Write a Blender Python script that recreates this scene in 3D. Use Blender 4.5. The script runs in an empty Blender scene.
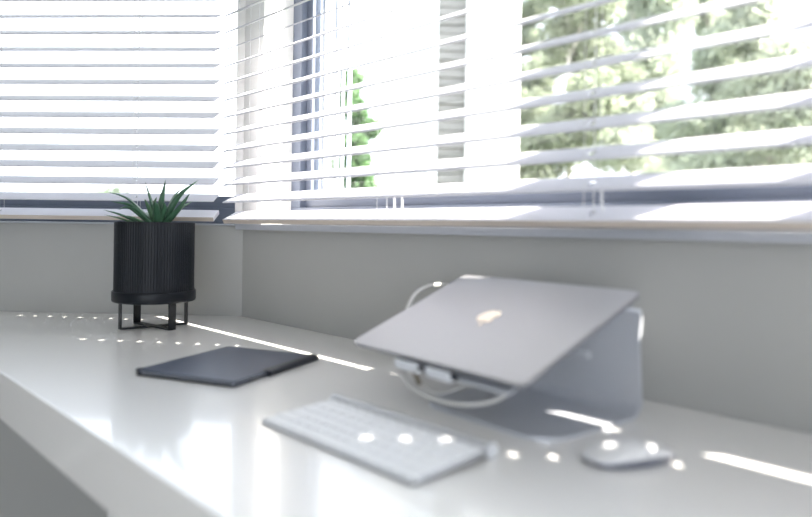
import bpy, bmesh, math, random
from mathutils import Vector, Matrix

random.seed(7)
S = bpy.context.scene
COL = S.collection
DZ = 0.74                      # height of the worktop above the floor (metres)
H = 0.25                       # window sill / eye height above the worktop

# ------------------------------------------------------------------ camera
cd = bpy.data.cameras.new('camera')
cd.sensor_width = 36.0
cd.lens = 36.0 * 665 / 812
cd.shift_y = -31.9 / 812
cd.clip_start = 0.02
cd.clip_end = 200
cd.dof.use_dof = True
cd.dof.focus_distance = 1.74
cd.dof.aperture_fstop = 1.75
cam = bpy.data.objects.new('camera', cd)
COL.objects.link(cam)
cam.matrix_world = Matrix.Translation((0, 0, DZ + H)) @ Matrix.Rotation(math.pi / 2, 4, 'X') @ Matrix.Rotation(0.0133, 4, 'Z')
S.camera = cam

# ------------------------------------------------------------------ world, sun, exposure
W = bpy.data.worlds.new('sky')
S.world = W
W.use_nodes = True
wn = W.node_tree.nodes
wl = W.node_tree.links
bg = wn['Background']
tc = wn.new('ShaderNodeTexCoord')
sx = wn.new('ShaderNodeSeparateXYZ')
rp = wn.new('ShaderNodeValToRGB')
wl.new(tc.outputs['Generated'], sx.inputs[0])
wl.new(sx.outputs['Z'], rp.inputs[0])
rp.color_ramp.elements[0].position = 0.0
rp.color_ramp.elements[0].color = (0.88, 0.93, 1.0, 1)
rp.color_ramp.elements[1].position = 0.9
rp.color_ramp.elements[1].color = (0.76, 0.85, 1.0, 1)
wl.new(rp.outputs[0], bg.inputs[0])
bg.inputs[1].default_value = 0.74

sd = bpy.data.lights.new('sun', 'SUN')
sd.energy = 8.0
sd.angle = math.radians(0.6)
sd.color = (1.0, 0.93, 0.84)
sun = bpy.data.objects.new('sun', sd)
COL.objects.link(sun)
SUN_EL = math.radians(46.0)
to_sun = Vector((0.989 * math.cos(SUN_EL), -0.145 * math.cos(SUN_EL), math.sin(SUN_EL)))
sun.rotation_euler = to_sun.to_track_quat('Z', 'Y').to_euler()
sun.location = (6, -1, 7)

S.view_settings.view_transform = 'Standard'
S.view_settings.look = 'None'
S.view_settings.gamma = 1
S.view_settings.use_curve_mapping = False
S.view_settings.exposure = 2.47
S.cycles.use_denoising = True
S.cycles.max_bounces = 14
S.cycles.diffuse_bounces = 7
S.cycles.transparent_max_bounces = 16

# ------------------------------------------------------------------ materials
def mat(name, col, rough=0.5, metal=0.0, noise=0.0, scale=40.0, bump=0.0, coat=0.0, spec=0.5,
        sheen=0.0, stretch=None, trans=0.0):
    m = bpy.data.materials.new(name)
    m.use_nodes = True
    nt = m.node_tree
    b = nt.nodes['Principled BSDF']
    b.inputs['Base Color'].default_value = (*col, 1)
    b.inputs['Roughness'].default_value = rough
    b.inputs['Metallic'].default_value = metal
    b.inputs['Specular IOR Level'].default_value = spec
    b.inputs['Coat Weight'].default_value = coat
    b.inputs['Coat Roughness'].default_value = 0.08
    b.inputs['Sheen Weight'].default_value = sheen
    tcn = nt.nodes.new('ShaderNodeTexCoord')
    mp = nt.nodes.new('ShaderNodeMapping')
    if stretch:
        mp.inputs['Scale'].default_value = stretch
    nz = nt.nodes.new('ShaderNodeTexNoise')
    nz.inputs['Scale'].default_value = scale
    nz.inputs['Detail'].default_value = 4
    nt.links.new(tcn.outputs['Object'], mp.inputs[0])
    nt.links.new(mp.outputs[0], nz.inputs[0])
    cr = nt.nodes.new('ShaderNodeValToRGB')
    cr.color_ramp.elements[0].position = 0.3
    cr.color_ramp.elements[1].position = 0.7
    cr.color_ramp.elements[0].color = (*[c * (1 - noise) for c in col], 1)
    cr.color_ramp.elements[1].color = (*[min(1, c * (1 + noise * 0.6)) for c in col], 1)
    nt.links.new(nz.outputs[0], cr.inputs[0])
    nt.links.new(cr.outputs[0], b.inputs['Base Color'])
    if bump:
        bp = nt.nodes.new('ShaderNodeBump')
        bp.inputs['Strength'].default_value = bump
        bp.inputs['Distance'].default_value = 0.002
        nt.links.new(nz.outputs[0], bp.inputs['Height'])
        nt.links.new(bp.outputs[0], b.inputs['Normal'])
    if trans:
        tr = nt.nodes.new('ShaderNodeBsdfTranslucent')
        nt.links.new(cr.outputs[0], tr.inputs[0])
        mx = nt.nodes.new('ShaderNodeMixShader')
        mx.inputs[0].default_value = trans
        nt.links.new(b.outputs[0], mx.inputs[1])
        nt.links.new(tr.outputs[0], mx.inputs[2])
        nt.links.new(mx.outputs[0], nt.nodes['Material Output'].inputs[0])
    return m

M = {}
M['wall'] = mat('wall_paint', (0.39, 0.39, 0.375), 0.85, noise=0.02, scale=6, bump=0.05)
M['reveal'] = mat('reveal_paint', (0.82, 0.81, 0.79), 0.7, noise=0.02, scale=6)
M['ceiling'] = mat('ceiling_paint', (0.82, 0.82, 0.80), 0.9, noise=0.02, scale=5)
M['floor'] = mat('floor_vinyl', (0.55, 0.53, 0.50), 0.5, noise=0.08, scale=9)
M['sill'] = mat('sill_lacquer', (0.44, 0.46, 0.50), 0.4, noise=0.02)
M['desk'] = mat('desk_white_gloss', (0.90, 0.885, 0.86), 0.30, noise=0.012, scale=3, spec=1.0, coat=0.7)
M['edge'] = mat('desk_edge', (0.70, 0.69, 0.67), 0.28, noise=0.012, scale=3)
M['slat'] = mat('blind_white_lacquer', (0.67, 0.665, 0.705), 0.7, noise=0.015, scale=14, spec=0.12, stretch=(0.2, 1, 1))
M['rail_edge'] = mat('blind_rail_edge_tan', (0.56, 0.49, 0.43), 0.5, noise=0.1, scale=30, stretch=(0.15, 3, 3))  # tan room-side edge of the bottom rail
M['cord'] = mat('blind_cord', (0.74, 0.74, 0.73), 0.8, noise=0.05, scale=300)
M['frame'] = mat('frame_anthracite', (0.15, 0.175, 0.235), 0.4, noise=0.04, scale=12)  # anthracite, lightened so the colour carries the veiling glare
M['strip'] = mat('frame_aluminium', (0.62, 0.68, 0.76), 0.35, metal=0.3, noise=0.03)
M['black'] = mat('pot_black', (0.007, 0.009, 0.013), 0.38, noise=0.1, scale=60, spec=0.25)
M['blackmetal'] = mat('stand_black_metal', (0.007, 0.009, 0.012), 0.4, noise=0.1, scale=60)
M['soil'] = mat('soil', (0.04, 0.028, 0.02), 0.95, noise=0.5, scale=90, bump=1.0)
M['leaf'] = mat('succulent_leaf', (0.06, 0.15, 0.085), 0.38, noise=0.35, scale=28, spec=0.5)
M['leafpale'] = mat('succulent_leaf_pale', (0.10, 0.20, 0.11), 0.38, noise=0.35, scale=28, spec=0.5)
M['alu'] = mat('aluminium_satin', (0.56, 0.58, 0.62), 0.40, metal=0.35, noise=0.02, scale=200)
M['lid'] = mat('laptop_silver', (0.46, 0.455, 0.465), 0.42, metal=0.75, noise=0.015, scale=200)
M['laptopside'] = mat('laptop_side', (0.16, 0.175, 0.23), 0.35, metal=0.6, noise=0.03)
M['gold'] = mat('logo_mirror', (0.66, 0.55, 0.42), 0.16, metal=1.0, noise=0.02)
M['rubber'] = mat('black_rubber', (0.02, 0.02, 0.024), 0.6, noise=0.1)
M['lip'] = mat('stand_lip', (0.78, 0.80, 0.84), 0.4, metal=0.2, noise=0.02)
M['white'] = mat('white_plastic', (0.80, 0.80, 0.81), 0.28, noise=0.01)
M['cable'] = mat('cable_white', (0.70, 0.69, 0.66), 0.45, noise=0.03)
M['braid'] = mat('connector_braid', (0.22, 0.19, 0.15), 0.6, noise=0.4, scale=700)
M['key'] = mat('key_white', (0.86, 0.87, 0.89), 0.4, noise=0.01)
M['kbase'] = mat('keyboard_aluminium', (0.52, 0.53, 0.55), 0.38, metal=0.5, noise=0.02, scale=150)
M['tabcover'] = mat('cover_slate', (0.060, 0.075, 0.115), 0.34, noise=0.06, scale=120, bump=0.06)
M['tabdark'] = mat('cover_dark', (0.016, 0.019, 0.027), 0.36, noise=0.1, scale=120)
M['tabmetal'] = mat('tablet_edge', (0.30, 0.32, 0.36), 0.35, metal=0.8, noise=0.03)
M['render'] = mat('house_render', (0.80, 0.80, 0.79), 0.9, noise=0.03, scale=3, bump=0.2)
M['board'] = mat('house_cladding', (0.25, 0.24, 0.225), 0.8, noise=0.25, scale=5, stretch=(0.4, 0.4, 6))
M['houseglass'] = mat('house_trim', (0.66, 0.73, 0.80), 0.3, noise=0.02)
M['lawn'] = mat('lawn', (0.13, 0.15, 0.09), 0.95, noise=0.5, scale=5, bump=0.6)
M['bark'] = mat('bark', (0.16, 0.14, 0.12), 0.9, noise=0.4, scale=14, bump=0.8)
M['birch'] = mat('birch_bark', (0.50, 0.48, 0.44), 0.9, noise=0.35, scale=9, bump=0.4)
M['post'] = mat('post_white', (0.75, 0.75, 0.75), 0.6, noise=0.03)

def leafmat(name, col):
    return mat(name, col, 0.6, noise=0.3, scale=2.2, trans=0.5)
M['fol1'] = leafmat('foliage_olive', (0.30, 0.34, 0.25))
M['fol2'] = leafmat('foliage_pale', (0.44, 0.48, 0.39))
M['fol3'] = leafmat('foliage_green', (0.17, 0.28, 0.12))
M['fol5'] = leafmat('foliage_light', (0.44, 0.50, 0.32))
M['fol4'] = leafmat('foliage_fresh', (0.13, 0.24, 0.10))

def glass_mat():
    m = bpy.data.materials.new('window_glass')
    m.use_nodes = True
    nt = m.node_tree
    for n in list(nt.nodes):
        nt.nodes.remove(n)
    o = nt.nodes.new('ShaderNodeOutputMaterial')
    t = nt.nodes.new('ShaderNodeBsdfTransparent')
    t.inputs[0].default_value = (0.97, 0.975, 0.98, 1)
    g = nt.nodes.new('ShaderNodeBsdfGlossy')
    g.inputs['Roughness'].default_value = 0.02
    lw = nt.nodes.new('ShaderNodeLayerWeight')
    lw.inputs[0].default_value = 0.5
    pw = nt.nodes.new('ShaderNodeMath')
    pw.operation = 'POWER'
    pw.inputs[1].default_value = 4.0
    nt.links.new(lw.outputs['Facing'], pw.inputs[0])
    fr = nt.nodes.new('ShaderNodeMath')
    fr.operation = 'MULTIPLY_ADD'
    fr.inputs[1].default_value = 0.8
    fr.inputs[2].default_value = 0.03
    nt.links.new(pw.outputs[0], fr.inputs[0])
    mx = nt.nodes.new('ShaderNodeMixShader')
    nt.links.new(fr.outputs[0], mx.inputs[0])
    nt.links.new(t.outputs[0], mx.inputs[1])
    nt.links.new(g.outputs[0], mx.inputs[2])
    nt.links.new(mx.outputs[0], o.inputs[0])
    return m
M['glass'] = glass_mat()

# ------------------------------------------------------------------ helpers
def link(o, parent=None):
    COL.objects.link(o)
    if parent is not None:
        o.parent = parent
    return o

def from_bm(name, bm, m, parent=None, smooth=False, bevel=0.0, seg=2):
    me = bpy.data.meshes.new(name)
    bmesh.ops.recalc_face_normals(bm, faces=bm.faces)
    bm.to_mesh(me)
    bm.free()
    for x in (m if isinstance(m, (list, tuple)) else [m]):
        me.materials.append(x)
    if smooth:
        for p in me.polygons:
            p.use_smooth = True
    o = bpy.data.objects.new(name, me)
    link(o, parent)
    if bevel:
        bv = o.modifiers.new('bevel', 'BEVEL')
        bv.width = bevel
        bv.segments = seg
        bv.limit_method = 'ANGLE'
        bv.angle_limit = math.radians(40)
    return o

def box(bm, x0, x1, y0, y1, z0, z1, mi=0, top=None):
    v = [bm.verts.new(p) for p in ((x0, y0, z0), (x1, y0, z0), (x1, y1, z0), (x0, y1, z0),
                                   (x0, y0, z1), (x1, y0, z1), (x1, y1, z1), (x0, y1, z1))]
    for q in ((0, 3, 2, 1), (4, 5, 6, 7), (0, 1, 5, 4), (1, 2, 6, 5), (2, 3, 7, 6), (3, 0, 4, 7)):
        f = bm.faces.new([v[i] for i in q])
        f.material_index = mi
    return v

def boxobj(name, b, m, parent=None, bevel=0.0):
    bm = bmesh.new()
    box(bm, *b)
    return from_bm(name, bm, m, parent, bevel=bevel)

def prism(bm, pts, z0, z1, mi=0):
    lo = [bm.verts.new((x, y, z0)) for x, y in pts]
    hi = [bm.verts.new((x, y, z1)) for x, y in pts]
    n = len(pts)
    bm.faces.new(lo[::-1]).material_index = mi
    bm.faces.new(hi).material_index = mi
    for i in range(n):
        bm.faces.new((lo[i], lo[(i + 1) % n], hi[(i + 1) % n], hi[i])).material_index = mi

def lathe(bm, prof, n=64, cap=False):
    rings = []
    for r, z in prof:
        rings.append([bm.verts.new((r * math.cos(2 * math.pi * i / n), r * math.sin(2 * math.pi * i / n), z)) for i in range(n)])
    for a, b in zip(rings, rings[1:]):
        for i in range(n):
            bm.faces.new((a[i], a[(i + 1) % n], b[(i + 1) % n], b[i]))
    if cap:
        bm.faces.new(rings[0][::-1])
        bm.faces.new(rings[-1])

def catmull(pts, sub=8):
    P = [Vector(p) for p in pts]
    P = [P[0] * 2 - P[1]] + P + [P[-1] * 2 - P[-2]]
    out = []
    for i in range(1, len(P) - 2):
        for k in range(sub):
            t = k / sub
            a, b, c, d = P[i - 1], P[i], P[i + 1], P[i + 2]
            out.append(0.5 * ((2 * b) + (c - a) * t + (2 * a - 5 * b + 4 * c - d) * t * t + (3 * b - a - 3 * c + d) * t ** 3))
    out.append(P[-2])
    return out

def tube(bm, pts, r, n=8):
    rings = []
    prev = None
    L = len(pts)
    for i, p in enumerate(pts):
        d = (pts[min(i + 1, L - 1)] - pts[max(i - 1, 0)]).normalized()
        if prev is None:
            u = d.orthogonal().normalized()
        else:
            u = (prev - d * prev.dot(d)).normalized()
        prev = u
        w = d.cross(u)
        rr = r(i / (L - 1)) if callable(r) else r
        rings.append([bm.verts.new(p + rr * (math.cos(2 * math.pi * k / n) * u + math.sin(2 * math.pi * k / n) * w)) for k in range(n)])
    for a, b in zip(rings, rings[1:]):
        for k in range(n):
            bm.faces.new((a[k], a[(k + 1) % n], b[(k + 1) % n], b[k]))
    bm.faces.new(rings[0][::-1])
    bm.faces.new(rings[-1])

def empty(name, loc=(0, 0, 0), rz=0.0):
    o = bpy.data.objects.new(name, None)
    o.empty_display_size = 0.05
    link(o)
    o.location = loc
    o.rotation_euler = (0, 0, rz)
    return o

def tag(o, label=None, cat=None, group=None, kind=None):
    if label:
        o['label'] = label
    if cat:
        o['category'] = cat
    if group:
        o['group'] = group
    if kind:
        o['kind'] = kind
    return o

# ------------------------------------------------------------------ room layout
C = Vector((-0.4452, 1.8154, 0))            # inner corner of the two window walls
AB = math.radians(-46.117)                  # direction of the right window wall
AA = math.radians(-2.69)                    # direction of the left window wall
eB = Vector((math.cos(AB), math.sin(AB), 0))
oB = Vector((-eB.y, eB.x, 0))               # outward
eA = Vector((math.cos(AA), math.sin(AA), 0))
oA = Vector((-eA.y, eA.x, 0))
CEIL = 2.62
TOP = DZ + 1.47                             # head of the windows
SILL = DZ + H + 0.001
TH = 0.20                                   # wall thickness
A_L, A_R = -2.6, -0.02                      # window opening in the left wall (along eA)
B_L, B_R = 0.095, 2.75                      # window opening in the right wall (along eB)
A_END, B_END = -3.3, 3.3

def wallA(name):
    o = empty(name, C, AA)
    return o

def placeA(o):
    o.location = C
    o.rotation_euler = (0, 0, AA)
    return o

def placeB(o):
    o.location = C
    o.rotation_euler = (0, 0, AB)
    return o

bm = bmesh.new()
box(bm, A_END, 0.06, 0, TH, 0, SILL)
box(bm, A_END, 0.06, 0, TH, TOP, CEIL)
box(bm, A_END, A_L, 0, TH, SILL, TOP)
box(bm, A_R, 0.06, 0, TH, SILL, TOP)
tag(placeA(from_bm('wall_back', bm, M['wall'])), kind='structure')
bm = bmesh.new()
box(bm, 0, B_END, 0, TH, 0, SILL)
box(bm, 0, B_END, 0, TH, TOP, CEIL)
box(bm, 0, B_L, 0, TH, SILL, TOP)
box(bm, B_R, B_END, 0, TH, SILL, TOP)
tag(placeB(from_bm('wall_right', bm, M['wall'])), kind='structure')

PA = C + eA * A_END
PB = C + eB * B_END
YB = -3.2
XL = PA.x
XR = PB.x
# remaining walls (behind and beside the camera), with an unseen opening added for fill light
def wall_with_openings(name, p0, p1, openings, z0=0.35, z1=2.35):
    d = (p1 - p0)
    L = d.length
    ang = math.atan2(d.y, d.x)
    bmw = bmesh.new()
    x = 0
    for a, b in openings:
        box(bmw, x, a, -TH, 0, 0, CEIL)
        box(bmw, a, b, -TH, 0, 0, z0)
        box(bmw, a, b, -TH, 0, z1, CEIL)
        x = b
    box(bmw, x, L, -TH, 0, 0, CEIL)
    o = from_bm(name, bmw, M['wall'])
    o.location = p0
    o.rotation_euler = (0, 0, ang)
    return tag(o, kind='structure')

P_lb = Vector((XL, YB, 0))
P_rb = Vector((XR, YB, 0))
LL = abs(PA.y - YB)
wall_with_openings('wall_left', PA.copy(), P_lb, [])
wall_with_openings('wall_front', P_lb, P_rb, [(2.0, 5.4)], 0.05, 2.5)  # unseen rear opening, added and sized to let in fill light
wall_with_openings('wall_side', P_rb, PB.copy(), [])

floor_pts = [(XL - TH, YB - TH), (XR + TH, YB - TH), (XR + TH, PB.y), (PB.x, PB.y), (C.x, C.y), (PA.x - TH, PA.y)]
bm = bmesh.new()
prism(bm, floor_pts, -0.12, 0.0)
tag(from_bm('floor', bm, M['floor']), kind='structure')
bm = bmesh.new()
qA = PA + oA * TH
qB = PB + oB * TH
ceil_pts = [(XL - TH, YB - TH), (XR + TH + 0.3, YB - TH), (qB.x + 0.1, qB.y), (C.x + 0.1, C.y + TH + 0.05), (qA.x - TH, qA.y)]
prism(bm, ceil_pts, CEIL, CEIL + 0.15)
tag(from_bm('ceiling', bm, M['ceiling']), kind='structure')

# reveals (paint lining of the window openings), added white pier facings, sill boards
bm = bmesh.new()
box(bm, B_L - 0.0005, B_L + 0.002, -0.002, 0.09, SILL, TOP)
box(bm, 0.001, B_L, -0.002, 0.001, SILL, TOP)  # added white facing, brightens the shaded pier in place of bloom
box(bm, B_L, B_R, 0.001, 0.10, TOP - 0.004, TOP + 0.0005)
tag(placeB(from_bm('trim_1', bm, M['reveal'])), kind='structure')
bm = bmesh.new()
box(bm, A_R - 0.002, A_R + 0.0005, -0.002, 0.09, SILL, TOP)
box(bm, A_R, -0.001, -0.002, 0.001, SILL, TOP)  # same added white facing on the left wall stub, in place of bloom
box(bm, A_L, A_R, 0.001, 0.10, TOP - 0.004, TOP + 0.0005)
tag(placeA(from_bm('trim_2', bm, M['reveal'])), kind='structure')
bm = bmesh.new()
box(bm, -0.005, B_END, -0.020, 0.0, SILL - 0.015, SILL)
tag(placeB(from_bm('trim_3', bm, M['sill'])), kind='structure')
bm = bmesh.new()
box(bm, A_END, 0.005, -0.012, 0.0, SILL - 0.005, SILL)
tag(placeA(from_bm('trim_4', bm, M['sill'], bevel=0.0015)), kind='structure')

# windows: frame with stepped profile, aluminium glazing strips, panes
def window(name, place, x0, x1, mull, jambL=0.0, jambR=0.0):
    w = empty(name)
    place(w)
    tag(w, kind='structure')
    z0, z1 = SILL, TOP
    F = 0.042      # face width of the outer frame
    y0, y1 = 0.09, 0.155
    boxobj('frame_bottom', (x0, x1, y0, y1, z0, z0 + 0.046), M['frame'], w, 0.002)
    boxobj('frame_top', (x0, x1, y0, y1, z1 - F, z1), M['frame'], w, 0.002)
    boxobj('frame_jamb', (x0 - jambL, x0 + F - jambL, y0, y1, z0 + 0.046, z1 - F), M['frame'], w, 0.002)
    boxobj('frame_jamb', (x1 - F + jambR, x1 + jambR, y0, y1, z0 + 0.046, z1 - F), M['frame'], w, 0.002)
    edges = [x0 + F - jambL] + [e for m_ in mull for e in (m_ - 0.010, m_ + 0.010)] + [x1 - F + jambR]
    for m_ in mull:
        boxobj('mullion', (m_ - 0.010, m_ + 0.010, y0 + 0.015, y1, z0 + 0.046, z1 - F), M['frame'], w, 0.002)
    for a, b in zip(edges[::2], edges[1::2]):
        s = 0.024      # sash
        yy0, yy1 = y0 + 0.018, y1 - 0.004
        zb, zt = z0 + 0.046, z1 - F
        sb = boxobj('sash_bottom', (a, b, yy0, yy1, zb, zb + 0.034), M['frame'], w, 0.002)
        boxobj('sash_top', (a, b, yy0, yy1, zt - s, zt), M['frame'], w, 0.002)
        if not jambL or a > edges[0]:
            boxobj('sash_stile', (a, a + s, yy0, yy1, zb + s, zt - s), M['frame'], w, 0.002)
        if not jambR or b < edges[-1]:
            boxobj('sash_stile', (b - s, b, yy0, yy1, zb + s, zt - s), M['frame'], w, 0.002)
        g = boxobj('pane', (a + s * 0.6, b - s * 0.6, y1 - 0.034, y1 - 0.030, zb + s * 0.7, zt - s * 0.7), M['glass'], w)
        if not jambL:
            for k, (o_, ww) in enumerate(((0.012, 0.010), (0.040, 0.004), (0.066, 0.008))):
                boxobj('glazing_strip', (a + s + o_, a + s + o_ + ww, y1 + 0.02, y1 + 0.03, zb + 0.01, zt), M['strip'], w)
    return w

window('window_1', placeA, A_L, A_R, [-1.45], jambR=0.035)
window('window_2', placeB, B_L, B_R, [1.655])

# ------------------------------------------------------------------ desk
desk = empty('desk', (0, 0, 0))
tag(desk, 'long glossy white built-in desk under the window blinds', 'desk')
D_N = 0.655
def Bpt(s, n):
    p = C + eB * s - oB * n
    return (p.x, p.y)
# front edge meets the left wall line
def meetA():
    # C + eA*a = C + eB*s - oB*D_N   -> solve
    a11, a12, b1 = eA.x, -eB.x, -oB.x * D_N
    a21, a22, b2 = eA.y, -eB.y, -oB.y * D_N
    det = a11 * a22 - a12 * a21
    a = (b1 * a22 - a12 * b2) / det
    return C + eA * a
mA = meetA()
g_ = 0.001
pts = [(C.x - 0.001, C.y - 0.002), (mA.x, mA.y - g_), Bpt(2.9, D_N), Bpt(2.9, g_)]
bm = bmesh.new()
prism(bm, pts, DZ - 0.078, DZ)
from_bm('worktop', bm, M['desk'], desk, bevel=0.0015)
ins = 0.10
bm = bmesh.new()
for s in (0.62, 2.75):
    q = [Bpt(s, 0.03), Bpt(s + 0.04, 0.03), Bpt(s + 0.04, D_N - 0.08), Bpt(s, D_N - 0.08)]
    bmp = bmesh.new()
    prism(bmp, q, 0, DZ - 0.078)
    from_bm('support_panel', bmp, M['edge'], desk, bevel=0.001)
bm.free()

# ------------------------------------------------------------------ venetian blinds
def slat_mesh(name, x0, x1, cols, w=0.05, th=0.003, hx=0.0055, hy=0.0090):
    bm = bmesh.new()
    ys = [-w / 2, -hy, hy, w / 2]
    xs = [x0]
    hole = []
    for c in cols:
        hole.append(len(xs))
        xs += [c - hx, c + hx]
    xs.append(x1)
    top = [[bm.verts.new((x, y, th / 2)) for y in ys] for x in xs]
    bot = [[bm.verts.new((x, y, -th / 2)) for y in ys] for x in xs]
    n = len(xs)
    for i in range(n - 1):
        for j in range(3):
            if i in hole and j == 1:
                for a, b in (((i, 1), (i, 2)), ((i, 2), (i + 1, 2)), ((i + 1, 2), (i + 1, 1)), ((i + 1, 1), (i, 1))):
                    bm.faces.new((top[a[0]][a[1]], top[b[0]][b[1]], bot[b[0]][b[1]], bot[a[0]][a[1]]))
                continue
            bm.faces.new((top[i][j], top[i + 1][j], top[i + 1][j + 1], top[i][j + 1]))
            bm.faces.new((bot[i][j], bot[i][j + 1], bot[i + 1][j + 1], bot[i + 1][j]))
        bm.faces.new((top[i][0], bot[i][0], bot[i + 1][0], top[i + 1][0]))
        bm.faces.new((top[i][3], top[i + 1][3], bot[i + 1][3], bot[i][3]))
    for i in (0, n - 1):
        for j in range(3):
            bm.faces.new((top[i][j], top[i][j + 1], bot[i][j + 1], bot[i][j]))
    bmesh.ops.recalc_face_normals(bm, faces=bm.faces)
    me = bpy.data.meshes.new(name)
    bm.to_mesh(me)
    bm.free()
    me.materials.append(M['slat'])
    return me

def blind(label, place, x0, x1, off, tilt, pitch, z_rail, z_first, cols, loops, hx=0.0055, hy=0.009):
    """off: distance of the slat centre in front of the wall; z_*: height of the room-side edge above eye level"""
    b = empty('venetian_blind')
    place(b)
    tag(b, label, 'window blind', 'white venetian blinds at the corner windows')
    w = 0.05
    dz = math.sin(tilt) * w / 2
    dy = math.cos(tilt) * w / 2
    cols = sorted(cols)
    me = slat_mesh('slat', x0, x1, cols, hx=hx, hy=hy)
    ztop = TOP + 0.03
    zc = DZ + H + z_first + dz
    zs = []
    while zc < ztop - 0.045:
        zs.append(zc)
        zc += pitch
    for z in zs:
        o = bpy.data.objects.new('slat', me)
        link(o, b)
        o.location = (0, -off, z)
        o.rotation_euler = (tilt, 0, 0)
        bv = o.modifiers.new('bevel', 'BEVEL')
        bv.width = 0.0008
        bv.segments = 1
        bv.limit_method = 'ANGLE'
    # bottom rail
    zr = DZ + H + z_rail + dz
    bm = bmesh.new()
    t = 0.012
    bm.free()
    rme = slat_mesh('bottom_rail', x0, x1, cols, w, t)
    rme.transform(Matrix.Translation((0, 0, -t / 2)))
    rme.materials.append(M['rail_edge'])
    for f in rme.polygons:
        if abs(f.center.y + w / 2) < 1e-5:
            f.material_index = 1
    o = bpy.data.objects.new('bottom_rail', rme)
    link(o, b)
    bv = o.modifiers.new('bevel', 'BEVEL')
    bv.width = 0.001
    bv.segments = 2
    bv.limit_method = 'ANGLE'
    o.location = (0, -off, zr)
    o.rotation_euler = (tilt, 0, 0)
    # head rail
    boxobj('head_rail', (x0, x1, -off - 0.028, -off + 0.028, ztop - 0.02, ztop + 0.03), M['slat'], b, 0.003)
    z0 = zr - 0.004
    for c in cols:
        for y in (-off - dy - 0.0012, -off + dy + 0.0012):
            bm = bmesh.new()
            tube(bm, [Vector((c, y, z0 + (-dz if y < -off else dz))), Vector((c, y, ztop))], 0.00045, 6)
            from_bm('ladder_cord', bm, M['cord'], b)
        bm = bmesh.new()
        tube(bm, [Vector((c + 0.003, -off, z0)), Vector((c + 0.003, -off, ztop))], 0.0008, 6)
        from_bm('lift_cord', bm, M['cord'], b)
    for c in loops:
        bm = bmesh.new()
        p = [Vector((c, -off + dy * .3, zr + pitch + 0.0)), Vector((c, -off + dy * .3, zr + 0.018)), Vector((c + .004, -off + dy * .2, zr + .003))]
        tube(bm, catmull(p, 4), 0.0017, 6)
        from_bm('cord_loop', bm, M['cord'], b)
    return b

blind('white venetian blind on the far left window behind the potted succulent', placeA, -2.7, -0.058, 0.05,
      math.radians(24), 0.0440, 0.0175, 0.0590, [-0.655, -0.275, -1.45, -2.3], [], 0.003, 0.005)
blind('white venetian blind on the right window above the laptop', placeB, 0.012, 2.85, 0.047,
      math.radians(28), 0.0449, 0.0120, 0.0565, [0.146, 0.632, 1.092, 1.552, 2.012, 2.472], [0.650, 0.672, 1.105])

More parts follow.
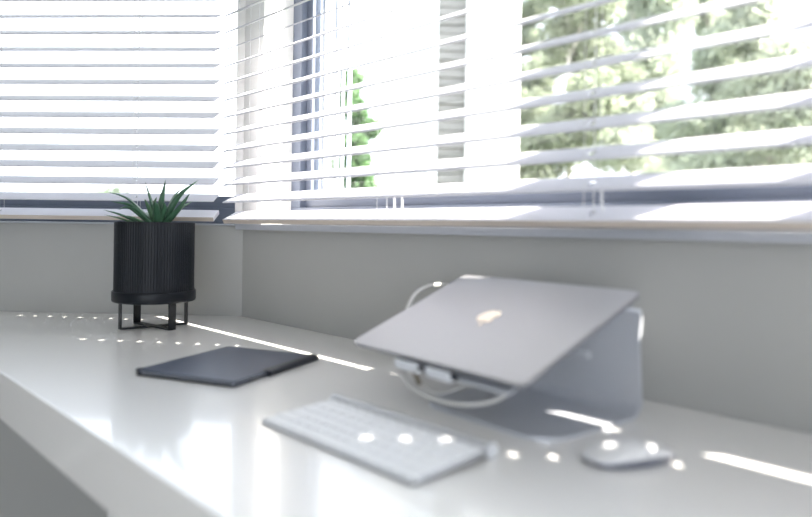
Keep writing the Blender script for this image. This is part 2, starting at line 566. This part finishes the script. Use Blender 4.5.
# ------------------------------------------------------------------ potted succulent
def pot_plant():
    R = empty('potted_succulent', (-0.6055, 1.606, DZ))
    tag(R, 'spiky green succulent in a ribbed black pot on a low metal stand', 'potted plant')
    n = 92
    bm = bmesh.new()
    rings = []
    prof = [(0.0905, 0.078), (0.0915, 0.080), (0.0915, 0.2515), (0.0908, 0.2530)]
    for r, z in prof:
        ring = []
        for i in range(n * 4):
            a = 2 * math.pi * i / (n * 4)
            k = i % 4
            rr = r - (0.0008 if k == 0 else 0.0)
            ring.append(bm.verts.new((rr * math.cos(a), rr * math.sin(a), z)))
        rings.append(ring)
    for r, z in ((0.0870, 0.2530), (0.0865, 0.2500), (0.0865, 0.215)):
        rings.append([bm.verts.new((r * math.cos(2 * math.pi * i / (n * 4)), r * math.sin(2 * math.pi * i / (n * 4)), z)) for i in range(n * 4)])
    for a, b in zip(rings, rings[1:]):
        for i in range(n * 4):
            bm.faces.new((a[i], a[(i + 1) % (n * 4)], b[(i + 1) % (n * 4)], b[i]))
    bm.faces.new(rings[0][::-1])
    from_bm('pot_body', bm, M['black'], R)
    bm = bmesh.new()
    lathe(bm, [(0.001, 0.0635), (0.092, 0.0635), (0.0945, 0.0650), (0.0957, 0.0685), (0.0960, 0.080), (0.0956, 0.0885), (0.0945, 0.0900), (0.0932, 0.0890), (0.0928, 0.0775), (0.001, 0.0775)], 96)
    from_bm('saucer', bm, M['black'], R, smooth=True)
    bm = bmesh.new()
    lathe(bm, [(0.0005, 0.232), (0.04, 0.233), (0.070, 0.230), (0.0863, 0.228)], 40)
    from_bm('soil', bm, M['soil'], R, smooth=True)
    for k, deg in enumerate((39, -39)):
        a = math.radians(deg)
        bm = bmesh.new()
        zb = 0.0 if k == 0 else 0.0
        box(bm, -0.080, 0.080, -0.0095, 0.0095, 0.0005 + 0.0000, 0.0035 + 0.0004 * k)
        o = from_bm('base_bar', bm, M['blackmetal'], R, bevel=0.0006)
        o.rotation_euler = (0, 0, a)
        for s in (-1, 1):
            bm = bmesh.new()
            box(bm, s * 0.080 - (0.0032 if s > 0 else 0), s * 0.080 + (0.0032 if s < 0 else 0), -0.0095, 0.0095, 0.0036, 0.0645)
            o = from_bm('leg', bm, M['blackmetal'], R, bevel=0.0006)
            o.rotation_euler = (0, 0, a)
    # leaves: tip and root given as (sideways, depth, height) from the pot axis at rim level
    m_ = 0.002414
    def px(u, v):      # helper for the measured leaf layout, 6.46 units per 2.4 mm
        return ((100 + u / 6.46) - 154) * m_, 0.253 - ((175 + v / 6.46) - 222) * m_
    leaves = [  # tip, mid, base, depth tip, width, pale
        ((45, 112), (185, 160), (320, 300), -0.01, .0115, 0),
        ((70, 232), (165, 262), (300, 315), -0.045, .011, 0),
        ((90, 262), (190, 290), (300, 325), -0.060, .009, 1),
        ((125, 178), (240, 205), (352, 310), -0.055, .0165, 0),
        ((140, 228), (205, 215), (330, 312), -0.030, .012, 0),
        ((285, 45), (318, 150), (365, 290), -0.005, .0115, 0),
        ((355, 105), (362, 190), (375, 290), 0.030, .008, 1),
        ((397, 28), (388, 130), (380, 290), 0.015, .0110, 0),
        ((487, 65), (440, 150), (400, 290), 0.040, .0105, 1),
        ((640, 32), (510, 135), (400, 300), -0.020, .0165, 0),
        ((600, 118), (520, 215), (410, 315), -0.035, .0150, 0),
        ((418, 178), (395, 215), (385, 320), -0.075, .0150, 0),
        ((300, 135), (305, 215), (340, 300), 0.055, .013, 1),
        ((470, 190), (440, 240), (390, 310), 0.05, .013, 1),
        ((235, 235), (270, 262), (330, 310), 0.06, .013, 1),
        ((330, 160), (335, 220), (360, 310), -0.05, .012, 1),
        ((215, 205), (262, 235), (340, 310), -0.045, .013, 0),
        ((450, 175), (430, 225), (392, 310), -0.05, .013, 0),
        ((545, 165), (480, 215), (400, 300), 0.045, .013, 1),
        ((190, 262), (250, 280), (330, 315), -0.065, .010, 1),
    ]
    cx = (100 + 375 / 6.46 - 154) * m_
    view = Vector((0.355, -0.935, 0))
    for tip, mid, base, dep, wd, pale in leaves:
        tx, tz = px(*tip)
        mx, mz = px(*mid)
        bx, bz = px(*base)
        p0 = Vector((cx + (bx - cx) * .4, dep * 0.12, max(bz - 0.012, 0.234)))
        p2 = Vector((tx, dep, tz))
        p1 = Vector((mx, dep * 0.55, mz))
        path = catmull([p0, p1, p2], 7)
        bm = bmesh.new()
        rows = []
        N = len(path)
        for i, p in enumerate(path):
            t = i / (N - 1)
            d = (path[min(i + 1, N - 1)] - path[max(i - 1, 0)]).normalized()
            ax = Vector((0, 0, 1))
            up = (ax - d * ax.dot(d))
            if up.length < 0.3:
                up = (view * -1 - d * (view * -1).dot(d))
            radial = Vector((p.x - cx, p.y, 0))
            up = (Vector((0, 0, 1)) * 1.0 - d * d.z).normalized() if abs(d.z) < 0.93 else (-(radial - d * radial.dot(d))).normalized()
            sd_ = d.cross(up).normalized()
            up = sd_.cross(d).normalized()
            w = wd * (1 - t ** 1.5) ** 0.9 * (0.78 + 0.22 * min(1, t * 4)) * 0.5 * 1.6 + 0.0002
            h = w * 0.55
            rows.append([bm.verts.new(q) for q in (p + sd_ * w + up * h * .45, p + up * h * 0.05, p - sd_ * w + up * h * .45,
                                                   p - sd_ * w * .55 - up * h * .8, p - up * h * 1.15, p + sd_ * w * .55 - up * h * .8)])
        for a, b in zip(rows, rows[1:]):
            for k in range(6):
                bm.faces.new((a[k], a[(k + 1) % 6], b[(k + 1) % 6], b[k]))
        bm.faces.new(rows[0])
        bm.faces.new(rows[-1][::-1])
        from_bm('leaf', bm, M['leafpale'] if pale else M['leaf'], R, smooth=True)
    return R
pot_plant()

# ------------------------------------------------------------------ tablet in a folio cover
def tablet():
    R = empty('tablet_folio', (-0.303, 1.163, DZ), math.radians(-23))
    tag(R, 'dark slate tablet folio lying closed on the desk', 'tablet')
    a, b = 0.0985, 0.119
    def slab(name, x, y, z0, z1, m, r=0.006, parent=R):
        bm = bmesh.new()
        pts = []
        for cx_, cy_, a0 in ((x - r, y - r, 0), (-x + r, y - r, 90), (-x + r, -y + r, 180), (x - r, -y + r, 270)):
            for k in range(6):
                t = math.radians(a0 + k * 18)
                pts.append((cx_ + r * math.cos(t), cy_ + r * math.sin(t)))
        prism(bm, pts, z0, z1)
        return from_bm(name, bm, m, parent, bevel=0.0007)
    slab('back_cover', a, b, 0.0, 0.003, M['tabdark'])
    slab('tablet_body', a - 0.0015, b - 0.002, 0.003, 0.0072, M['tabmetal'])
    slab('front_cover', a, b, 0.0072, 0.0100, M['tabcover'])
    # spine flap hugging the right hand edge
    bm = bmesh.new()
    y0, y1 = -b + 0.078, b + 0.001
    prof = [(-0.012, 0.0103), (-0.004, 0.0112), (0.003, 0.0106), (0.0065, 0.0080), (0.0075, 0.0045), (0.0068, 0.0012), (0.005, 0.0), (0.0012, 0.0), (0.0012, 0.0101)]
    lo = [bm.verts.new((a + x, y0 + (0.010 if x > 0 else 0), z)) for x, z in prof]
    hi = [bm.verts.new((a + x, y1, z)) for x, z in prof]
    n = len(prof)
    for i in range(n):
        bm.faces.new((lo[i], lo[(i + 1) % n], hi[(i + 1) % n], hi[i]))
    bm.faces.new(lo)
    bm.faces.new(hi[::-1])
    from_bm('spine_flap', bm, M['tabdark'], R)
    bm = bmesh.new()
    lathe(bm, [(0.001, 0.0), (0.0062, 0.0), (0.0066, 0.005), (0.0062, 0.0108), (0.001, 0.0112)], 20)
    o = from_bm('corner_bumper', bm, M['tabdark'], R, smooth=True)
    o.location = (-a + 0.004, -b + 0.005, 0)
tablet()

# ------------------------------------------------------------------ keyboard
def keyboard():
    R = empty('keyboard', (-0.039, 0.782, DZ), math.radians(-46.5))
    tag(R, 'slim white wireless keyboard with a silver frame in front of the laptop stand', 'keyboard')
    L, Dp = 0.140, 0.0645
    def zt(y):
        t = (y + Dp) / (2 * Dp)
        return 0.0045 + 0.0075 * t
    bm = bmesh.new()
    r = 0.006
    pts = []
    for cx_, cy_, a0 in ((L - r, Dp - r, 0), (-L + r, Dp - r, 90), (-L + r, -Dp + r, 180), (L - r, -Dp + r, 270)):
        for k in range(6):
            t = math.radians(a0 + k * 18)
            pts.append((cx_ + r * math.cos(t), cy_ + r * math.sin(t)))
    lo = [bm.verts.new((x, y, zt(y) - 0.0035)) for x, y in pts]
    hi = [bm.verts.new((x, y, zt(y))) for x, y in pts]
    bm.faces.new(lo[::-1])
    bm.faces.new(hi)
    for i in range(len(pts)):
        j = (i + 1) % len(pts)
        bm.faces.new((lo[i], lo[j], hi[j], hi[i]))
    from_bm('base_plate', bm, M['kbase'], R, bevel=0.0006)
    bm = bmesh.new()
    tube(bm, [Vector((-L + 0.003, Dp - 0.010, 0.0088)), Vector((L - 0.003, Dp - 0.010, 0.0088))], 0.0088, 20)
    from_bm('battery_tube', bm, M['kbase'], R, smooth=False)
    for s in (-1, 1):
        bm = bmesh.new()
        tube(bm, [Vector((s * (L - 0.003), Dp - 0.010, 0.0088)), Vector((s * (L + 0.0008), Dp - 0.010, 0.0088))], 0.0084, 20)
        from_bm('end_cap', bm, M['lip'], R)
    foot = boxobj('front_foot', (-0.11, 0.11, -Dp + 0.006, -Dp + 0.012, 0, 0.0022), M['rubber'], R)
    # keys, row by row from the front
    W0 = 2 * L - 0.008
    rows = [
        ([1, 1, 1, 1.25, 5, 1.25, 1, 1, 1, 1], .0165),
        ([2.25] + [1] * 10 + [2.25], .0165),
        ([1.75] + [1] * 11 + [1.75], .0165),
        ([1.5] + [1] * 12 + [1.0], .0165),
        ([1] * 13 + [1.5], .0165),
        ([1.035] * 14, .0095),
    ]
    cache = {}
    y = -Dp + 0.0045
    slope = math.atan2(0.0075, 2 * Dp)
    for keys, hh in rows:
        tot = sum(keys)
        unit = W0 / tot
        x = -W0 / 2
        for k in keys:
            w = k * unit - 0.0028
            key = (round(w, 4), hh)
            if key not in cache:
                bm = bmesh.new()
                b = 0.0009
                v = box(bm, -w / 2, w / 2, -hh / 2, hh / 2, 0, 0.0021)
                for q in v[4:]:
                    q.co.x *= (w / 2 - b) / (w / 2)
                    q.co.y *= (hh / 2 - b) / (hh / 2)
                bmesh.ops.recalc_face_normals(bm, faces=bm.faces)
                me = bpy.data.meshes.new('key')
                bm.to_mesh(me)
                bm.free()
                me.materials.append(M['key'])
                cache[key] = me
            o = bpy.data.objects.new('key', cache[key])
            link(o, R)
            yc = y + hh / 2
            o.location = (x + k * unit / 2, yc, zt(yc))
            o.rotation_euler = (slope, 0, 0)
            x += k * unit
        y += hh + 0.0026
keyboard()

# ------------------------------------------------------------------ mouse
def mouse():
    R = empty('computer_mouse', (0.2460, 0.7240, DZ), math.radians(20))
    tag(R, 'low curved white wireless mouse beside the laptop stand', 'mouse')
    a, b = 0.0545, 0.0290
    def ringpts(sx, sy, z, n=48, e=2.6):
        out = []
        for i in range(n):
            t = 2 * math.pi * i / n
            c, s = math.cos(t), math.sin(t)
            out.append((a * sx * math.copysign(abs(c) ** (2 / e), c), b * sy * math.copysign(abs(s) ** (2 / e), s), z))
        return out
    def zmax(x):
        return 0.0195 * (1 - 0.62 * (x / a) ** 2) + 0.0005
    bm = bmesh.new()
    levels = [(1.0, 0.34), (1.0, 0.44), (0.975, 0.56), (0.92, 0.68), (0.83, 0.79), (0.70, 0.88), (0.52, 0.945), (0.30, 0.985), (0.10, 1.0)]
    rings = []
    for s, f in levels:
        ring = []
        for x, y_, _ in ringpts(s, s, 0):
            ring.append(bm.verts.new((x, y_, max(0.0065 if f < .4 else 0.0, f * zmax(x) + 0.0035 * (1 - f)))))
        rings.append(ring)
    for p, q in zip(rings, rings[1:]):
        for i in range(len(p)):
            j = (i + 1) % len(p)
            bm.faces.new((p[i], p[j], q[j], q[i]))
    bm.faces.new(rings[-1])
    bm.faces.new(rings[0][::-1])
    from_bm('shell', bm, M['white'], R, smooth=True)
    bm = bmesh.new()
    rings = []
    for s, z in ((0.86, 0.0), (0.93, 0.0015), (0.99, 0.0068)):
        rings.append([bm.verts.new(p) for p in ringpts(s, s, z)])
    for p, q in zip(rings, rings[1:]):
        for i in range(len(p)):
            j = (i + 1) % len(p)
            bm.faces.new((p[i], p[j], q[j], q[i]))
    bm.faces.new(rings[-1])
    bm.faces.new(rings[0][::-1])
    from_bm('underside', bm, M['laptopside'], R, smooth=True)
mouse()

# ------------------------------------------------------------------ laptop and its stand
LYAW = math.radians(-51.66)
LT = math.radians(21.9)
LW, LD = 0.3407, 0.2498
LCOR = Vector((-0.0801, 1.0009, DZ + 0.0762))     # low left corner, top of the lid

def laptop():
    th = 0.0118
    R = empty('laptop', LCOR)
    R.rotation_euler = (Matrix.Rotation(LYAW, 3, 'Z') @ Matrix.Rotation(LT, 3, 'X')).to_euler()
    tag(R, 'closed silver laptop resting tilted on the aluminium stand', 'laptop')
    def rr(x0, x1, y0, y1, r):
        pts = []
        for cx_, cy_, a0 in ((x1 - r, y1 - r, 0), (x0 + r, y1 - r, 90), (x0 + r, y0 + r, 180), (x1 - r, y0 + r, 270)):
            for k in range(7):
                t = math.radians(a0 + k * 15)
                pts.append((cx_ + r * math.cos(t), cy_ + r * math.sin(t)))
        return pts
    bm = bmesh.new()
    layers = [(0.0012, -0.0046, 0.0105), (0.0, -0.0035, 0.0115), (0.0, -0.0012, 0.0115), (0.0010, -0.0002, 0.0108), (0.0022, 0.0, 0.0098)]
    rings = []
    for i_, z, r in layers:
        rings.append([bm.verts.new((x, y, z)) for x, y in rr(i_, LW - i_, i_, LD - i_, r)])
    for p, q in zip(rings, rings[1:]):
        for i in range(len(p)):
            j = (i + 1) % len(p)
            bm.faces.new((p[i], p[j], q[j], q[i]))
    bm.faces.new(rings[0][::-1])
    bm.faces.new(rings[-1])
    lid = from_bm('lid', bm, M['lid'], R)
    bm = bmesh.new()
    layers = [(0.012, -th, 0.006), (0.006, -th + 0.0012, 0.008), (0.0022, -th + 0.0042, 0.0105), (0.0005, -0.0052, 0.0115), (0.0012, -0.0047, 0.011)]
    rings = []
    for i_, z, r in layers:
        rings.append([bm.verts.new((x, y, z)) for x, y in rr(i_, LW - i_, i_, LD - i_, r)])
    for p, q in zip(rings, rings[1:]):
        for i in range(len(p)):
            j = (i + 1) % len(p)
            bm.faces.new((p[i], p[j], q[j], q[i]))
    bm.faces.new(rings[0][::-1])
    bm.faces.new(rings[-1])
    from_bm('base', bm, M['laptopside'], R)
    # fruit logo with bite and leaf, stem towards the hinge
    bm = bmesh.new()
    pts = []
    k = 0.0175
    prof = [(0, 0.78), (0.22, 0.90), (0.52, 0.92), (0.78, 0.76), (0.86, 0.64), (0.68, 0.46), (0.60, 0.22), (0.66, -0.04), (0.92, -0.24),
            (0.78, -0.60), (0.52, -0.94), (0.30, -1.0), (0.0, -0.90), (-0.30, -1.0), (-0.55, -0.92), (-0.80, -0.58), (-0.95, -0.10),
            (-0.92, 0.42), (-0.70, 0.80), (-0.38, 0.92), (-0.16, 0.88)]
    prism(bm, [(x * k, -y * k) for x, y in prof][::-1], 0.0, 0.0005)
    lf = [(0.02, 1.02), (0.04, 1.28), (0.22, 1.50), (0.42, 1.56), (0.42, 1.34), (0.26, 1.12)]
    prism(bm, [(x * k, -y * k) for x, y in lf][::-1], 0.0, 0.0005)
    o = from_bm('logo', bm, M['gold'], lid)
    o.location = (LW / 2, LD / 2 + 0.004, 0.0)
    return th
TH_L = laptop()

def stand():
    th = 0.0045
    R = empty('laptop_stand')
    yaw = math.radians(-49.5)
    e = Vector((math.cos(LYAW), math.sin(LYAW), 0))
    nn = Vector((-math.sin(LYAW), math.cos(LYAW), 0))
    mid = LCOR + e * 0.2214
    R.location = (mid.x, mid.y, DZ)
    R.rotation_euler = (0, 0, LYAW)
    tag(R, 'curved silver aluminium laptop stand with a flat base on the desk', 'laptop stand')
    # profile of the sheet in (y, z), from base front to tray front
    z_low = (LCOR.z - DZ) - math.cos(LT) * TH_L - 0.0026
    y_low = math.sin(LT) * TH_L
    def tray(d):
        return (y_low + d * math.cos(LT), z_low + d * math.sin(LT))
    top = tray(0.236)
    prof = [(0.043 + i * 0.012, 0.0) for i in range(14)]
    # bottom bend
    yb = 0.214
    r = 0.024
    for k in range(9):
        a = math.radians(-90 + k * 10.2)
        prof.append((yb + r * math.cos(a), r + r * math.sin(a)))
    # upper bend
    r2 = 0.016
    ang = math.pi / 2 - LT
    yt = top[0] + 0.002
    zt_ = top[1]
    y_leg = prof[-1][0]
    prof += [(y_leg - 0.002, 0.05), (y_leg - 0.006, 0.10), (yt + 0.010, zt_ - 0.018), (yt + 0.006, zt_ - 0.006)]
    for d in (0.228, 0.20, 0.15, 0.10, 0.05, 0.0):
        prof.append(tray(d))
    hw = 0.118
    bm = bmesh.new()
    rows = []
    n = len(prof)
    rc = 0.045
    # arc length
    s = [0]
    for p, q in zip(prof, prof[1:]):
        s.append(s[-1] + math.hypot(q[0] - p[0], q[1] - p[1]))
    fine = []
    for i in range(7):
        d = rc * (1 - math.cos(math.radians(i * 15)))
        fine.append((0.043 + d * 1.0, 0.0, hw - rc + math.sqrt(max(0, rc * rc - (rc - d) ** 2))))
    full = fine + [(y, z, hw) for (y, z) in prof if not (z == 0.0 and y < 0.043 + rc + 0.004)]
    n_tray = 6
    n = len(full)
    for i, (y, z, w) in enumerate(full):
        a = full[max(i - 1, 0)]
        b = full[min(i + 1, n - 1)]
        ty, tz = b[0] - a[0], b[1] - a[1]
        l = math.hypot(ty, tz) or 1
        ny, nz = -tz / l * th, ty / l * th
        wr = w if i < n - n_tray else w - 0.024
        rows.append([bm.verts.new(p) for p in ((-w, y, z), (wr, y, z), (wr, y + ny, z + nz), (-w, y + ny, z + nz))])
    for a, b in zip(rows, rows[1:]):
        for k in range(4):
            bm.faces.new((a[k], a[(k + 1) % 4], b[(k + 1) % 4], b[k]))
    bm.faces.new(rows[0][::-1])
    bm.faces.new(rows[-1])
    o = from_bm('body', bm, M['alu'], R, smooth=True)
    es = o.modifiers.new('split', 'EDGE_SPLIT')
    es.split_angle = math.radians(50)
    # front lips that hold the laptop, with rubber pads
    yl, zl = tray(-0.0022)
    up = (-math.sin(LT), math.cos(LT))
    for x0, x1 in ((-0.110, -0.061), (-0.045, 0.002)):
        bm = bmesh.new()
        a = tray(0.004)
        b = tray(-0.0065)
        hh = 0.0085
        q = [(a[0] + up[0] * -0.0050, a[1] + up[1] * -0.0050), (b[0] + up[0] * -0.0050, b[1] + up[1] * -0.0050), (b[0] + up[0] * hh, b[1] + up[1] * hh),
             (tray(-0.0018)[0] + up[0] * hh, tray(-0.0018)[1] + up[1] * hh), (tray(-0.0018)[0] + up[0] * -0.0002, tray(-0.0018)[1] + up[1] * -0.0002), (a[0] - up[0] * 0.0002, a[1] - up[1] * 0.0002)]
        lo = [bm.verts.new((x0, y, z)) for y, z in q]
        hi = [bm.verts.new((x1, y, z)) for y, z in q]
        for i in range(6):
            j = (i + 1) % 6
            bm.faces.new((lo[i], lo[j], hi[j], hi[i]))
        bm.faces.new(lo[::-1])
        bm.faces.new(hi)
        lip = from_bm('front_lip', bm, M['lip'], R, bevel=0.001)
    for x0, x1 in ((-0.061, -0.045), (0.002, 0.010)):
        bm = bmesh.new()
        a = tray(0.003)
        b = tray(-0.005)
        q = [(a[0], a[1]), (b[0], b[1]), (b[0] + up[0] * .006, b[1] + up[1] * .006), (tray(-0.0018)[0] + up[0] * .006, tray(-0.0018)[1] + up[1] * .006), (tray(-0.0018)[0] + up[0] * .0004, tray(-0.0018)[1] + up[1] * .0004), (a[0] + up[0] * .0004, a[1] + up[1] * .0004)]
        lo = [bm.verts.new((x0, y, z)) for y, z in q]
        hi = [bm.verts.new((x1, y, z)) for y, z in q]
        for i in range(6):
            j = (i + 1) % 6
            bm.faces.new((lo[i], lo[j], hi[j], hi[i]))
        bm.faces.new(lo[::-1])
        bm.faces.new(hi)
        from_bm('rubber_pad', bm, M['rubber'], R, bevel=0.0008)
    # tray side stop poking out under the right edge
    c = tray(0.11)
    bm = bmesh.new()
    tube(bm, [Vector((hw - 0.006, c[0], c[1] - 0.004)), Vector((hw + 0.010, c[0], c[1] - 0.004))], 0.0035, 10)
    from_bm('side_stop', bm, M['alu'], R)
stand()

# ------------------------------------------------------------------ cables
def P3(x, y, z):               # metres, z above the worktop
    return Vector((x, y, DZ + z))

def cable(name, label, route, r, m, conn=None):
    o = empty(name, (route[len(route) // 2].x, route[len(route) // 2].y, DZ))
    tag(o, label, 'cable')
    off = o.location.copy()
    bm = bmesh.new()
    tube(bm, catmull([p - off for p in route], 10), r, 10)
    from_bm('cord', bm, m, o, smooth=True)
    if conn:
        bm = bmesh.new()
        tube(bm, [conn[0] - off, conn[1] - off], conn[2], 10)
        from_bm('connector', bm, conn[3], o, smooth=False)
    return o
cable('charging_cable', 'thick white cable looping under the laptop over the stand base',
      [P3(0.0837, 1.1900, 0.1448), P3(0.0614, 1.1750, 0.1485), P3(0.0343, 1.1500, 0.1451), P3(0.0134, 1.1200, 0.1316), P3(-0.0012, 1.0700, 0.0997), P3(-0.0075, 1.0100, 0.0701), P3(-0.0046, 0.9650, 0.0476), P3(0.0058, 0.9350, 0.0288),
       P3(0.0275, 0.9050, 0.0212), P3(0.0582, 0.8730, 0.0198), P3(0.0876, 0.8520, 0.0232), P3(0.1169, 0.8420, 0.0320), P3(0.1363, 0.8380, 0.0471), P3(0.1471, 0.8360, 0.0616), P3(0.1609, 0.8500, 0.0739)],
      0.0031, M['cable'], (P3(0.0109, 0.9250, 0.0548), P3(0.0223, 0.9220, 0.0314), 0.0042, M['braid']))
cable('adapter_cable', 'thin grey-white cable curving behind the thick cable under the laptop',
      [P3(0.0223, 0.9220, 0.0307), P3(0.0443, 0.9150, 0.0212), P3(0.0670, 0.9250, 0.0229), P3(0.0934, 0.9400, 0.0309), P3(0.1183, 0.9600, 0.0388)], 0.0016, M['cable'])

# ------------------------------------------------------------------ outside
bm = bmesh.new()
prism(bm, [(-40, 2.6), (-0.2, 2.55), (4.2, -2.0), (40, -2.0), (40, 60), (-40, 60)], -0.35, -0.15)
tag(from_bm('ground', bm, M['lawn']), kind='structure')

# roof overhang above the windows
bm = bmesh.new()
ev = [PA + oA * TH, C + (oA + oB).normalized() * (TH / math.cos((AA - AB) / 2)), PB + oB * TH]
EV = 0.58
eo = [PA + oA * EV, C + (oA + oB).normalized() * (EV / math.cos((AA - AB) / 2)), PB + oB * EV]
prism(bm, [(q.x, q.y) for q in ev] + [(q.x, q.y) for q in eo[::-1]], DZ + 1.75, DZ + 1.90)
tag(from_bm('roof_eave', bm, M['render']), kind='structure')

# slim post outside the right window
p = C + eB * 1.752 + oB * 0.48
bm = bmesh.new()
prism(bm, [(-0.06, -0.045), (0.06, -0.045), (0.06, 0.045), (-0.06, 0.045)], 0.0, 2.62)
prism(bm, [(-0.08, -0.075), (0.08, -0.075), (0.08, 0.075), (-0.08, 0.075)], -0.05, 0.0)
o = from_bm('porch_post', bm, M['post'], bevel=0.004)
o.location = (p.x, p.y, -0.12)
o.rotation_euler = (0, 0, AB)
tag(o, kind='structure')

# neighbouring house
def house():
    Y = 6.0
    R = empty('house', (0, Y, -0.15))
    tag(R, 'white rendered neighbouring house with a grey clad strip outside the right window', 'house')
    boxobj('wall', (-0.343, 0.271, 0.0, 3.0, 0, 6.2), M['render'], R, 0.01)
    boxobj('wall', (0.523, 1.002, -0.05, 3.0, 0, 6.2), M['render'], R, 0.01)
    boxobj('corner_trim', (-0.370, -0.316, -0.03, 0.06, 0, 6.2), M['houseglass'], R)
    boxobj('corner_trim', (0.189, 0.253, -0.03, 0.06, 0, 6.2), M['houseglass'], R)
    boxobj('roof_slab', (-0.415, 1.029, -0.3, 3.2, 6.2, 6.4), M['render'], R, 0.01)
    bh = 0.080
    me = None
    z = 0.02
    while z < 6.15:
        if me is None:
            bm = bmesh.new()
            v = box(bm, 0.271, 0.523, 0.04, 0.3, 0, bh - 0.006)
            for q in v[:2]:
                q.co.y -= 0.012
            bmesh.ops.recalc_face_normals(bm, faces=bm.faces)
            me = bpy.data.meshes.new('board')
            bm.to_mesh(me)
            bm.free()
            me.materials.append(M['board'])
        o = bpy.data.objects.new('board', me)
        link(o, R)
        o.location = (0, random.uniform(-.008, .008), z)
        z += bh
house()

def foliage(bm, blobs, count, size, rng):
    tot = sum(b[3] for b in blobs)
    for cx, cy, cz, r, sz in blobs:
        nleaf = int(count * r / tot)
        for _ in range(nleaf):
            while True:
                d = Vector((rng.uniform(-1, 1), rng.uniform(-1, 1), rng.uniform(-1, 1)))
                if d.length < 1:
                    break
            d = d * (0.55 + 0.45 * d.length)
            p = Vector((cx + d.x * r, cy + d.y * r, cz + d.z * r * sz))
            a = Vector((rng.gauss(0, 1), rng.gauss(0, 1), rng.gauss(0, 1))).normalized()
            b = a.orthogonal().normalized()
            c = a.cross(b)
            s = size * rng.uniform(0.6, 1.3)
            bm.faces.new([bm.verts.new(q) for q in (p - b * s, p - c * s * .5, p + b * s, p + c * s * .5)])

def tree(label, x, y, h, r, m, bark, count, size, seed, name='garden_tree', trunk_r=0.07, low=0.25):
    rng = random.Random(seed)
    R = empty(name, (x, y, -0.15))
    tag(R, label, 'tree', 'trees outside the windows')
    bm = bmesh.new()
    lean = rng.uniform(-.2, .2)
    path = [Vector((lean * (t ** 2), 0.1 * math.sin(3 * t + seed), h * 0.93 * t)) for t in [i / 8 for i in range(9)]]
    tube(bm, path, lambda t: trunk_r * (1 - 0.85 * t), 8)
    tr = from_bm('trunk', bm, bark, R, smooth=True)
    blobs = []
    nb = 16
    for i in range(nb):
        t = low + (1 - low) * (i + .5) / nb
        a = rng.uniform(0, 6.28)
        rad = r * (1 - 0.55 * ((t - low) / (1 - low)) ** 1.5)
        d = rad * rng.uniform(0.2, 0.75)
        q = Vector((lean * t * t + d * math.cos(a), d * math.sin(a), h * t))
        blobs.append((q.x, q.y, q.z, rad * rng.uniform(.42, .62), rng.uniform(.7, 1.0)))
        bm = bmesh.new()
        z0 = h * max(0.12, t - 0.10)
        tube(bm, [Vector((lean * t * t, 0, z0)), (Vector((lean * t * t, 0, z0)) + q) / 2 + Vector((0, 0, .05)), q], trunk_r * 0.28, 5)
        from_bm('branch', bm, bark, tr)
    bm = bmesh.new()
    foliage(bm, blobs, count, size, rng)
    f = from_bm('foliage', bm, m, R)
    f['kind'] = 'stuff'
    return R

tree('olive-green tree just right of the white house wall', 2.5, 10.3, 7.5, 1.1, M['fol1'], M['birch'], 26000, .055, 11)
tree('pale leafy birch behind the middle of the right blind', 4.75, 14.0, 10.0, 1.6, M['fol2'], M['birch'], 28000, .065, 12)
tree('pale tree with thin pale trunk behind the right part of the blind', 5.75, 10.4, 5.0, 1.35, M['fol2'], M['birch'], 24000, .055, 13)
tree('airy tree at the far right behind the blind', 9.3, 14.2, 4.9, 1.5, M['fol2'], M['bark'], 15000, .065, 14)
tree('grey-green tree filling in far behind the birch', 8.6, 19.0, 8.2, 2.1, M['fol2'], M['bark'], 28000, .08, 15)
tree('distant pale tree seen through the far right of the blind', 13.4, 20.5, 7.0, 2.0, M['fol2'], M['bark'], 16000, .08, 16)
tree('dense round tree far behind the white house corner', 4.6, 24.0, 10.5, 1.9, M['fol1'], M['bark'], 28000, .09, 18)
tree('tall pale tree far away between the birch and the grey-green tree', 9.3, 25.5, 11.0, 1.9, M['fol2'], M['bark'], 26000, .09, 19)
tree('fresh green slender tree left of the white house', -0.41, 4.95, 2.3, 0.36, M['fol4'], M['bark'], 11000, .028, 17, trunk_r=.025, low=.12)

def shrub(label, x, y, h, r, m, count, size, seed):
    rng = random.Random(seed)
    R = empty('garden_shrub', (x, y, -0.15))
    tag(R, label, 'shrub', 'shrubs outside the windows')
    blobs = [(rng.uniform(-.6, .6) * r, rng.uniform(-.5, .5) * r, h * rng.uniform(.3, .72), r * rng.uniform(.4, .6), .8) for _ in range(8)]
    for i in range(4):
        bm = bmesh.new()
        b = blobs[i]
        tube(bm, [Vector((0, 0, 0)), Vector((b[0] * .4, b[1] * .4, b[2] * .5)), Vector(b[:3])], 0.015, 5)
        from_bm('stem', bm, M['bark'], R)
    bm = bmesh.new()
    foliage(bm, blobs, count, size, rng)
    f = from_bm('foliage', bm, m, R)
    f['kind'] = 'stuff'
shrub('bright green shrub low in the right window near the frame edge', 3.05, 6.6, 1.75, 0.7, M['fol3'], 7000, .04, 21)
shrub('bright green shrub at the lower far right of the right window', 4.95, 7.3, 1.95, 0.85, M['fol3'], 7000, .04, 22)
shrub('pale green shrub low behind the left blind', -4.1, 8.0, 2.0, 0.75, M['fol5'], 5000, .05, 23)
shrub('small green shrub glimpsed beside the window corner', -2.15, 7.9, 1.5, 0.35, M['fol4'], 3000, .04, 24)
